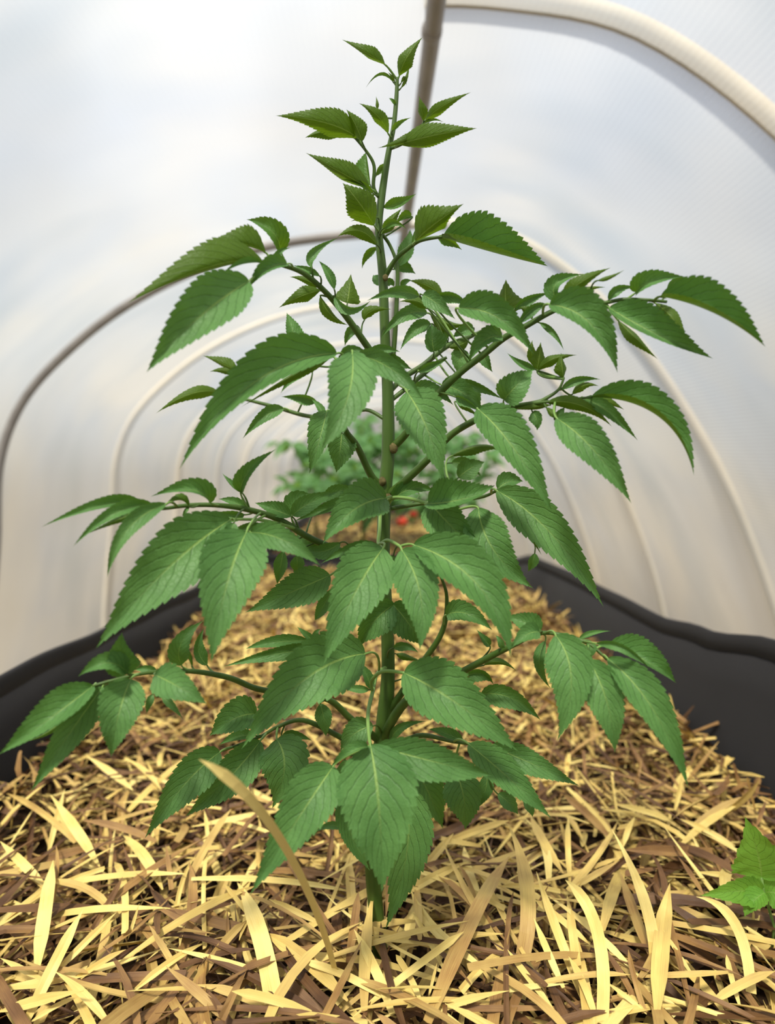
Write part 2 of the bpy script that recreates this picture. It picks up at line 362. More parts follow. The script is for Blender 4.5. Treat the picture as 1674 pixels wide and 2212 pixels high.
# ------------------------------------------------------------------ felt beds
def hgt(x, y):
    h = noise.noise(Vector((x * 3.1, y * 3.1, 1.7))) * 0.018 + noise.noise(Vector((x * 9, y * 9, 4))) * 0.008
    return STRAW + h
def felt_bed(name, x0, x1, y0, y1, rimL, rimR, rimB, label):
    """rim lists: (y or x, height above the straw)"""
    root = empty(name, ((x0 + x1) / 2, (y0 + y1) / 2, 0)); tag(root, label, 'raised bed')
    def interp(tab, v):
        if v <= tab[0][0]: return tab[0][1]
        for a, b in zip(tab[:-1], tab[1:]):
            if v <= b[0]:
                t = (v - a[0]) / (b[0] - a[0]); t = t * t * (3 - 2 * t); return a[1] + (b[1] - a[1]) * t
        return tab[-1][1]
    RAD = 0.10
    def path_side(side, n=70):
        pts = []
        for k in range(n + 1):
            y = y0 + (y1 - RAD - y0) * k / n
            x = (x0 if side < 0 else x1) + noise.noise(Vector((side * 3, y * 1.7, 0))) * 0.012
            pts.append((x, y, interp(rimL if side < 0 else rimR, y)))
        return pts
    L = path_side(-1); Rr = path_side(1)
    def corner(cx, cy, a0, a1, h0, h1):
        return [(cx + RAD * math.cos(R(a0 + (a1 - a0) * k / 8)), cy + RAD * math.sin(R(a0 + (a1 - a0) * k / 8)), h0 + (h1 - h0) * k / 8) for k in range(9)]
    hb = interp(rimB, 0)
    back = corner(x0 + RAD, y1 - RAD, 180, 90, L[-1][2], interp(rimB, x0)) + \
        [(x0 + RAD + (x1 - x0 - 2 * RAD) * k / 24, y1 + noise.noise(Vector((k * .4, 2, 0))) * .01, interp(rimB, x0 + (x1 - x0) * k / 24)) for k in range(1, 24)] + \
        corner(x1 - RAD, y1 - RAD, 90, 0, interp(rimB, x1), Rr[-1][2])
    def wall(pts, nm, part='panel'):
        mb = MB(); n = len(pts); K = 12
        for i, (x, y, h) in enumerate(pts):
            a = pts[max(i - 1, 0)]; b = pts[min(i + 1, n - 1)]
            t = Vector((b[0] - a[0], b[1] - a[1], 0)).normalized(); nin = Vector((t.y, -t.x, 0))
            if nm == 'R': nin = -nin
            top = STRAW + h
            for k in range(K + 1):
                z = top * k / K
                bulge = math.sin(math.pi * k / K) * -0.02 + noise.noise(Vector((x * 4, y * 4, z * 5))) * 0.006
                lean = -0.035 * max(0, (z - STRAW)) / 0.15
                mb.v.append(Vector((x, y, z)) + nin * (bulge + lean)); mb.uv.append((i, k))
            for k in range(K, -1, -1):
                z = top * k / K
                bulge = math.sin(math.pi * k / K) * -0.02 + noise.noise(Vector((x * 4, y * 4, z * 5))) * 0.006
                lean = -0.035 * max(0, (z - STRAW)) / 0.15
                mb.v.append(Vector((x, y, z)) + nin * (bulge + lean - 0.006)); mb.uv.append((i, k))
        S = 2 * (K + 1)
        for i in range(n - 1):
            for k in range(S):
                k2 = (k + 1) % S
                mb.f.append((i * S + k, (i + 1) * S + k, (i + 1) * S + k2, i * S + k2)); mb.m.append(0)
        o = mb.build(part, [M_FELT], root)
        # folded hem along the rim
        mb = MB()
        for i, (x, y, h) in enumerate(pts):
            a = pts[max(i - 1, 0)]; b = pts[min(i + 1, n - 1)]
            t = Vector((b[0] - a[0], b[1] - a[1], 0)).normalized(); nin = Vector((t.y, -t.x, 0))
            if nm == 'R': nin = -nin
            for dz, dn in ((-0.030, 0.0), (-0.029, 0.0018), (-0.002, 0.0018), (0.0012, 0.0005), (0.0014, -0.005), (0.0, -0.0078), (-0.030, -0.0082), (-0.031, -0.006)):
                z = STRAW + h + dz
                lean = -0.035 * max(0, (z - STRAW)) / 0.15; bu_ = math.sin(math.pi * z / (STRAW + h)) * -0.02 + noise.noise(Vector((x * 4, y * 4, z * 5))) * 0.006
                mb.v.append(Vector((x, y, z)) + nin * (dn + lean + bu_)); mb.uv.append((i, 0))
        S = 8
        for i in range(n - 1):
            for k in range(S):
                k2 = (k + 1) % S
                mb.f.append((i * S + k, (i + 1) * S + k, (i + 1) * S + k2, i * S + k2)); mb.m.append(0)
        mb.build('hem', [M_FELT], o)
    wall(L, 'L', 'side_panel'); wall(Rr, 'R', 'side_panel'); wall(back, 'B', 'end_panel')
    # soil under the mulch
    mb = MB(); nx, ny = 40, 60
    for j in range(ny + 1):
        for i in range(nx + 1):
            x = x0 + (x1 - x0) * i / nx; y = y0 + (y1 - y0) * j / ny
            mb.v.append(Vector((x, y, hgt(x, y) - 0.06))); mb.uv.append((x, y))
    for j in range(ny):
        for i in range(nx):
            a = j * (nx + 1) + i; mb.f.append((a, a + 1, a + nx + 2, a + nx + 1)); mb.m.append(0)
    mb.build('soil', [M_SOIL], root)
    return root
cy = CAM.y
felt_bed('raised_bed', -0.575, 0.572, cy - 0.25, cy + 3.06,
         [(cy - 0.3, 0.150), (cy + 0.9, 0.156), (cy + 1.10, 0.156), (cy + 1.43, 0.134), (cy + 1.71, 0.122), (cy + 2.1, 0.10), (cy + 2.9, 0.066)],
         [(cy - 0.3, 0.235), (cy + 0.98, 0.222), (cy + 1.2, 0.187), (cy + 1.39, 0.166), (cy + 1.52, 0.166), (cy + 1.8, 0.158), (cy + 2.5, 0.136), (cy + 2.9, 0.075)],
         [(-0.57, 0.066), (0, 0.062), (0.57, 0.075)], 'long black felt raised bed filled with straw mulch around the big plant')
felt_bed('raised_bed', -0.60, 0.60, cy + 3.45, cy + 7.5, [(0, .07), (9, .07)], [(0, .07), (9, .07)], [(-1, .07), (1, .07)],
         'black felt raised bed farther down the tunnel, behind the first bed')

# ------------------------------------------------------------------ straw
def blade(mb, p0, pm, p1, w, tone, nrm=None, seg=7, flat=0.25, taper0=0.6, twist=0.0, thick=True):
    """flat dry blade from p0 through pm to p1, half width w, shallow gutter section"""
    base = len(mb.v); c = pm * 2 - (p0 + p1) * 0.5
    n = nrm if nrm is not None else Vector((0, 0, 1))
    tp = random.uniform(0.12, 0.5)
    for i in range(seg + 1):
        t = i / seg
        if i == 1: t *= 0.35
        if i == seg - 1: t = 1 - tp * 0.55 if seg < 6 else t
        p = p0 * (1 - t) ** 2 + c * 2 * t * (1 - t) + p1 * t * t
        tg = ((c - p0) * (1 - t) + (p1 - c) * t).normalized()
        s = tg.cross(n)
        s = s.normalized() if s.length > 1e-6 else Vector((1, 0, 0))
        nn_ = s.cross(tg)
        a = twist * (t - 0.5); s, nn_ = s * math.cos(a) + nn_ * math.sin(a), nn_ * math.cos(a) - s * math.sin(a)
        ww = w * min(1.0, taper0 + (1 - taper0) * t * 4) * min(1.0, (1 - t) / tp + 0.03)
        g = ww * flat
        sec = [p - s * ww + nn_ * g, p, p + s * ww + nn_ * g]
        if thick: sec.append(p - nn_ * max(0.0006, ww * .12) )
        for k, q in enumerate(sec):
            mb.v.append(q); mb.uv.append(((0, 0.5, 1, 0.5)[k], t * (p1 - p0).length * 8)); mb.tone.append(tone)
    S = 4 if thick else 3
    for i in range(seg):
        a = base + i * S; b = a + S
        mb.f += [(a, a + 1, b + 1, b), (a + 1, a + 2, b + 2, b + 1)]; mb.m += [0, 0]
        if thick:
            mb.f += [(a + 2, a + 3, b + 3, b + 2), (a + 3, a, b, b + 3)]; mb.m += [0, 0]
def tone_rand():
    r = random.random()
    if r < 0.38: return random.uniform(0.0, 0.30)
    if r < 0.58: return random.uniform(0.32, 0.6)
    return random.uniform(0.62, 0.98)
def rand_blade(mb, x, y, z, L, w, tone, seg=5, maxpitch=18):
    a = random.uniform(0, 2 * math.pi); pt = R(random.gauss(0, maxpitch))
    d = Vector((math.cos(a) * math.cos(pt), math.sin(a) * math.cos(pt), math.sin(pt)))
    c = Vector((x, y, z)); side = Vector((-math.sin(a), math.cos(a), 0))
    bow = side * random.gauss(0, 0.06) * L + Vector((0, 0, 1)) * random.uniform(-0.02, 0.09) * L
    n = Vector((random.gauss(0, 0.38), random.gauss(0, 0.38), 1)).normalized()
    p0 = c - d * L / 2; p1 = c + d * L / 2
    blade(mb, p0, c + bow, p1, w, tone, n, seg, random.choice((0.1, 0.3, 0.5, -0.3)), random.choice((0.1, 0.4, 0.8, 1.0)), random.gauss(0, 0.5))
def in_view(x, y):
    return y > cy + 0.50 and abs(x) < 0.56 and abs(x) < (y - cy) * 0.66 + 0.06
mb = MB()
for k in range(4700):                                   # near bed, dense
    y = cy + 0.42 + random.random() ** 1.3 * 1.15; x = random.uniform(-0.565, 0.562)
    if abs(x) > (y - cy) * 0.72 + 0.1: continue
    lay = random.random()
    rand_blade(mb, x, y, hgt(x, y) - 0.055 + lay * 0.055, random.uniform(0.05, 0.17), random.choice((random.uniform(0.0014, 0.003), random.uniform(0.0028, 0.0060))), tone_rand(), 5, 17)
for k in range(5600):                                   # the far part of the bed
    y = cy + 1.4 + random.random() * 1.63; x = random.uniform(-0.565, 0.562)
    rand_blade(mb, x, y, hgt(x, y) - 0.03 + random.random() * 0.034, random.uniform(0.05, 0.12), random.uniform(0.003, 0.007), tone_rand(), 3, 16)
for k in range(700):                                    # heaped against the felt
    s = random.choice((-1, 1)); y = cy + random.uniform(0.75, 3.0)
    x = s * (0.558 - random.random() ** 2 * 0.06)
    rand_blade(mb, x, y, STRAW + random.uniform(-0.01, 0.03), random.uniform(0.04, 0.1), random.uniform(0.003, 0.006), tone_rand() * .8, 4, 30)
for k in range(2200):
    y = cy + random.uniform(3.5, 6.0); x = random.uniform(-0.58, 0.58)
    rand_blade(mb, x, y, STRAW - 0.01 + random.random() * 0.03, random.uniform(0.06, 0.14), random.uniform(0.005, 0.009), tone_rand(), 2, 16)
tag(mb.build('straw_mulch', [M_STRAW], smooth=False), 'thick layer of dry yellow and brown straw mulch covering the raised beds', 'mulch', kind='stuff')

# blades one can follow in the foreground: pixel ends, width, tone, lift of both ends (cm)
SB = [
 (0,1817,104,1922,14,.9),(115,1858,77,2116,22,.95),(179,1965,54,2212,20,.9),(251,1971,122,2098,14,.85),(0,2069,90,2115,14,.85),
 (118,2098,235,2212,26,.85),(322,1998,385,2105,22,.6),(358,2087,500,2212,24,.5),(512,1905,592,2168,28,.97),(484,1908,545,1985,22,.85),
 (262,1800,351,1922,18,.85),(265,1822,308,1944,6,.2),(308,1944,473,2048,10,.35),(362,2048,563,2098,8,.95),(108,1716,215,1872,16,.9),
 (14,1714,165,1818,9,.6),(140,1704,100,1861,9,.85),(185,1632,287,1707,12,.95),(267,1637,348,1707,10,.85),(500,1747,394,1930,14,.6),
 (426,1843,376,2008,8,.8),(176,1772,337,1818,12,.4),(301,1951,276,2030,7,.9),(358,1825,370,1922,12,.4),(423,2127,600,2188,16,.7),
 (0,2185,180,2140,20,.8),(65,2209,175,2150,22,.85),(165,2116,272,2051,16,.75),(491,1965,491,2048,20,.35),(441,1750,448,1829,10,.9),
 (265,1894,200,2008,9,.2),(799,1872,794,2026,10,.95),(808,1926,787,2184,20,.7),(774,1926,751,2080,14,.35),(580,1942,690,1995,20,.85),
 (765,2008,851,2188,16,.9),(654,2076,840,2162,12,.9),(1100,1850,923,2209,26,.5),(890,1969,959,2094,8,.9),(855,2062,912,2170,16,.85),
 (762,2030,984,2048,12,.95),(770,2002,930,2040,12,.8),(866,1937,1012,1861,16,.85),(855,1958,980,1800,14,.7),(950,1825,1100,1772,12,.75),
 (990,1865,1034,1965,26,.45),(1100,2048,995,2141,14,.8),(1100,2140,925,2190,12,.8),(500,2141,672,2188,14,.9),(640,2191,794,2212,16,.9),
 (572,2015,751,2162,24,.7),(944,2080,926,2152,12,.85),(1228,1761,1232,1919,10,.8),(1146,1761,1217,1887,16,.7),(1225,1933,1246,2087,18,.8),
 (1357,2051,1393,2188,24,.4),(1289,2030,1375,2170,14,.25),(1432,2008,1497,2109,14,.95),(1529,2170,1674,2098,34,.75),(1569,2062,1597,2170,12,.9),
 (1096,2051,1196,2180,22,.85),(1153,1983,1217,2134,12,.9),(1228,2066,1289,2212,26,.8),(1307,2120,1397,2191,14,.9),(1619,1718,1504,1783,18,.6),
 (1325,1736,1454,1775,12,.9),(1490,1793,1518,1851,12,.95),(1465,1768,1587,1829,10,.9),(1217,1718,1325,1818,20,.35),(1465,1851,1522,1937,18,.3),
 (1346,1836,1540,1843,22,.3),(1497,1883,1604,1897,12,.95),(1074,1915,1210,1926,8,.9),(1074,2141,1228,2125,9,.95),(1235,1919,1339,1858,10,.65),
 (1472,1682,1457,1750,12,.8),(1655,1729,1633,1786,24,.25),(1372,1764,1346,1829,12,.85),(1156,1944,1275,2041,16,.85),(1339,1883,1407,2073,16,.5),
 (1447,1908,1418,2209,26,.75)]
SC = [  # curved: three pixel points
 (1099,1783,1138,1915,1128,2069,26,.6,'broad tan straw blade standing upright right of centre'),
 (1221,1901,1289,2008,1300,2212,20,.85,'long pale straw blade curving down to the bottom edge right of the middle'),
 (1321,1790,1389,1937,1414,2080,18,.93,'long pale yellow straw blade bending down from a sharp raised tip at right'),
 (1504,1937,1587,1994,1622,2145,16,.95,'pale arched straw blade below the seedling at right')]
def zone(px, py):
    return 'left of the plant' if px < 560 else 'in front of the plant stem' if px < 1060 else 'right of the plant'
count = 0
def one_blade(p0, pm, p1, w, tone, label, group, seg=9, nrm=None, flat=.25, taper0=.5, twist=0.3):
    global count
    m = MB(); c = (p0 + p1) / 2
    blade(m, p0, pm, p1, w, tone, nrm, seg, flat, taper0, twist)
    o = m.build('straw_blade', [M_STRAW], origin=c, smooth=False); tag(o, label, 'straw', group); count += 1
    return o
def tone_word(t): return 'dark brown' if t < .3 else 'tan brown' if t < .55 else 'golden' if t < .78 else 'pale yellow'
def pix(p):
    d = MC.transposed() @ (p - CAM); return 837 + F * d.x / -d.z, 1106 - F * d.y / -d.z
for (x0, y0, x1, y1, w, tn) in SB:
    up = random.uniform(0.028, 0.05); lo = random.uniform(0.016, 0.026)
    if y0 < y1: a, b = G(x0, y0, up), G(x1, y1, lo)
    else: a, b = G(x0, y0, lo), G(x1, y1, up)
    if y0 < y1: a, b, = b, a
    m_ = (a + b) / 2 + Vector((random.gauss(0, .02), 0, random.uniform(.0, .06))) * (b - a).length
    hw = min(w / 2 / F * ((a + b) / 2 - CAM).length * 1.05, (a - b).length / 20)
    view = (CAM - m_).normalized(); n = (view + Vector((random.gauss(0, .25), 0, .3))).normalized()
    lab = '%s flat straw blade on top of the mulch, %s' % (tone_word(tn), zone((x0 + x1) / 2, 0))
    one_blade(a, m_, b, hw, tn, lab, lab.replace('blade', 'blades'), nrm=n, taper0=random.choice((.15, .5, 1)))
for (x0, y0, xm, ym, x1, y1, w, tn, lab) in SC:
    a, b, c = G(x0, y0, .075), G(xm, ym, .06), G(x1, y1, .02)
    hw = w / 2 / F * (b - CAM).length * 1.05; view = (CAM - b).normalized()
    one_blade(c, b, a, hw, tn, lab, None, 12, view, .2, .9)
# the long blade leaning up in front of the leaves
a = G(728, 2110, .02); b = P(622, 1838, cy + .445); c = P(430, 1640, cy + .39)
one_blade(a, b, c, 20 / 2 / F * .5, 1.2, 'very long pale straw blade leaning up across the lowest leaves, left of the stem', None, 16, Vector((-.2, -.75, .6)).normalized(), .15, .8)
# two wispy stalks against the right felt wall
a = G(1632, 1752, .02); b = P(1622, 1715, (G(1632, 1752, .02)).y); c = P(1614, 1677, a.y)
one_blade(a, b, c, .0018, .45, 'thin wispy straw stalk standing against the black felt at right', None, 8, Vector((0, -1, 0)))
a = G(1560, 1760, .02); b = P(1610, 1722, a.y - .02); c = P(1641, 1682, a.y - .03)
one_blade(a, b, c, .0045, .6, 'tan straw blade with raised tip against the black felt at right', None, 8, Vector((0, -1, .3)).normalized())
guard = 0
while count < 300 and guard < 5000:
    guard += 1
    px = random.uniform(-30, 1700); py = random.uniform(1650, 2230) if random.random() < .75 else random.uniform(1820, 2230)
    p = G(px, py, random.uniform(.012, .03))
    if abs(p.x) > .54: continue
    L = random.uniform(.08, .20); ang = random.uniform(0, math.pi); pt = R(random.gauss(0, 9))
    d = Vector((math.cos(ang) * math.cos(pt), math.sin(ang) * math.cos(pt), math.sin(pt)))
    tn = tone_rand(); m_ = p + Vector((0, 0, random.uniform(0, .07) * L)) + Vector((-d.y, d.x, 0)) * random.gauss(0, .05) * L
    n = Vector((random.gauss(0, .3), random.gauss(-.25, .3), 1)).normalized()
    if abs((p + d * L / 2).x) > .56 or abs((p - d * L / 2).x) > .56: continue
    lab = '%s flat straw blade on top of the mulch, %s' % (tone_word(tn), zone(px, py))
    one_blade(p - d * L / 2, m_, p + d * L / 2, min(random.uniform(.0020, .0062), L / 26), tn, lab, lab.replace('blade', 'blades'), 7, n, random.choice((.1, .3, .45)), random.choice((.1, .5, 1)), random.gauss(0, .6))

# ------------------------------------------------------------------ leaves
def wprof(t, acum=1.0):
    # ovate, widest at 0.36, drawn out to a slender tip
    a = t / 0.36 if t < 0.36 else (1 - t) / 0.64
    a = max(0.0, min(1.0, a))
    s = math.sin(a * math.pi / 2)
    return s ** 0.70 if t < 0.36 else (0.72 * s ** 1.25 + 0.28 * a ** 1.6)
def leaf_mesh(mb, P0, Pm, Pt, wa, wb, view, face='T', teeth=13, seg=4, ripple=0.03, mi=0, cols=4, curl=0.12, rnd=None, wide=1.0):
    rnd = rnd or random
    """blade: wa/wb visible half widths in metres (negative = that half is folded over towards the viewer)"""
    n = teeth * seg; C = Pm * 2 - (P0 + Pt) * 0.5
    W = max(abs(wa), abs(wb)) / math.cos(R(18)) * 1.0
    angs = []
    for w in (wa, wb):
        c = max(-0.97, min(0.951, w / W)); angs.append(math.acos(c))
    sgn = 1 if face == 'T' else -1
    base = len(mb.v); ph = rnd.random() * 6; L = (Pt - P0).length
    cc = 2 * cols + 1
    for i in range(n + 1):
        t = i / n
        p = P0 * (1 - t) ** 2 + C * 2 * t * (1 - t) + Pt * t * t
        tg = ((C - P0) * (1 - t) + (Pt - C) * t).normalized()
        N = view - tg * view.dot(tg); N = N.normalized() if N.length > 1e-4 else Vector((0, -1, 0))
        S = N.cross(tg)            # traveller's left as seen by the viewer
        k = i % seg
        tooth = (k / seg)
        wt_ = wprof(t) * W
        for j in range(-cols, cols + 1):
            side = 0 if j > 0 else 1; fr = abs(j) / cols
            ang = angs[side] * (0.75 + 0.25 * fr)
            ang = angs[side]
            ang_e = ang + curl * fr * fr * (1 if sgn > 0 else 1)
            wv = wt_
            if fr == 1.0:
                wv = wt_ * (1.0 + 0.10 * tooth) - W * 0.03 * (1 if k == 0 else 0) if t > 0.06 else wt_
                wv = max(wv, 0)
            off = (S if side == 0 else -S) * (math.cos(ang_e)) + N * (sgn * math.sin(ang_e))
            rp_ = math.sin(t * 26.0 + ph + (1.3 if side else 0)) * ripple * W * fr * fr * min(1, 4 * (1 - t))
            q = p + off * (wv * fr) + N * rp_
            if fr == 1.0 and k == seg - 1 and t > 0.06 and t < 0.97: q = q + tg * (0.016 * L)
            mb.v.append(q); mb.uv.append(((fr if side == 0 else -fr), t)); mb.w.append(0)
    for i in range(n):
        for j in range(cc - 1):
            a = base + i * cc + j; b = a + cc
            f = (a, a + 1, b + 1, b) if face == 'U' else (a, b, b + 1, a + 1)
            mb.f.append(f); mb.m.append(mi)

STEMS = {
 'S': [(858,168,0,3.5),(856,215,0,4.5),(850,275,0,5),(840,325,0,6),(824,427,0,8),(818,500,0,8),(827,600,0,9.5),(832,740,0,10.5),(838,860,0,12.5),(838,980,0,14),(832,1060,0,14.5),(828,1200,0,14),(836,1350,0,14),(838,1460,0,15),(830,1560,0,18),(818,1680,0,19),(805,1850,0,18),(815,2000,0,17),(830,2130,0,17)],
 'A': [(822,430,0,4),(807,405,-.5,4),(808,358,-1,3.5),(790,325,-1.5,3),(762,292,-2,2.5)],
 'B': [(840,322,0,3.5),(870,310,-1,3),(900,285,-1.5,2.5),(918,260,-2,2)],
 'C': [(832,800,0,8),(798,755,-2,7.5),(745,680,-4,7),(700,628,-6,6),(655,590,-8,5.5),(610,573,-10,4.5),(568,564,-11,3)],
 'D': [(830,600,0,6),(855,560,-1,5),(880,538,-2,4.5),(905,521,-3,4),(935,514,-4,3.5),(958,512,-4,3)],
 'd': [(820,500,0,4),(842,530,1,3.5),(858,580,1,4),(856,670,1,5),(850,760,1,5.5),(838,850,0,6)],
 'E': [(838,975,0,9),(870,945,-1,8.5),(920,880,-3,8),(963,834,-4,8),(1000,800,-5,7.5),(1043,767,-6,7.5),(1088,731,-7,7),(1130,708,-8,6.5),(1195,672,-9,5.5),(1250,655,-10,4.5),(1300,655,-11,4),(1345,647,-11,4),(1395,648,-12,3.5),(1440,652,-12,3)],
 'F': [(838,850,0,6),(870,817,2,6),(915,788,3,6),(963,749,4,6),(1011,729,5,5),(1040,715,5,3)],
 'f': [(838,870,0,5),(885,833,1,5),(939,788,2,5),(965,772,2,3)],
 'G': [(838,1070,0,9),(880,1035,-2,8.5),(924,993,-4,8),(974,940,-5,7.5),(1030,906,-7,7),(1080,884,-8,6),(1157,870,-9,5),(1182,859,-9,4),(1207,841,-9,3),(1218,816,-9,2.5)],
 'g': [(1150,872,-9,4),(1200,866,-10,3),(1277,858,-11,2.5)],
 'H': [(830,905,0,4),(790,885,1,4),(740,900,3,4),(667,899,5,4.5),(595,879,7,4),(544,866,8,3.5),(475,849,9,2)],
 'I': [(832,1050,0,9),(805,1032,-1,8),(771,963,-3,7),(747,930,-5,6),(735,880,-6,4),(745,800,-8,3),(758,765,-9,3)],
 'J': [(830,1235,0,9),(760,1200,-3,8),(673,1164,-6,7.5),(600,1121,-8,7),(528,1099,-10,6.5),(463,1091,-12,5.5),(402,1092,-13,5),(344,1099,-14,3.5),(300,1090,-14,2.5)],
 'j': [(640,1142,-7,4),(570,1124,-10,3.5),(499,1122,-12,3)],
 'K': [(830,1085,0,4),(822,1110,-2,4),(820,1145,-5,4),(818,1175,-7,4),(838,1167,-9,4),(864,1180,-11,3.5)],
 'L': [(835,1545,0,8),(903,1445,-2,7),(955,1365,-4,6),(965,1290,-5,4),(950,1240,-6,3)],
 'M': [(822,1605,0,11),(880,1512,-3,10),(990,1455,-6,8),(1092,1401,-9,7),(1162,1369,-11,5),(1215,1372,-12,4.5),(1270,1390,-13,4),(1312,1425,-14,3)],
 'N': [(820,1600,0,9),(758,1553,-2,8),(711,1512,-4,7),(640,1500,-6,6.5),(556,1488,-8,6.5),(495,1464,-10,6.5),(415,1450,-12,5.5),(334,1452,-14,4.5),(284,1460,-15,4),(217,1477,-16,3.5),(198,1484,-16,3)],
 'O': [(818,1640,0,7),(731,1590,-2,6.5),(655,1556,-3,5.5),(600,1570,-4,4),(560,1592,-5,3.5),(480,1622,-6,3)],
 'Q': [(838,1440,0,4),(815,1455,-3,4),(805,1494,-6,4.5),(795,1541,-10,4.5),(797,1590,-13,4),(801,1611,-14,4)],
 'q': [(805,1494,-6,3.5),(803,1470,-7,4),(828,1450,-9,4),(875,1454,-11,3.5)],
 'R': [(820,1640,0,7),(900,1590,-2,6),(980,1602,-5,4),(1050,1612,-7,3)],
 'k': [(838,1090,0,5),(850,1075,-2,4),(890,1078,-5,4),(930,1090,-7,3.5),(985,1103,-8,3)],
 'V': [(836,1100,0,5),(930,1085,1,4),(1035,1075,-1,3.5),(1075,1058,-2,3)],
}
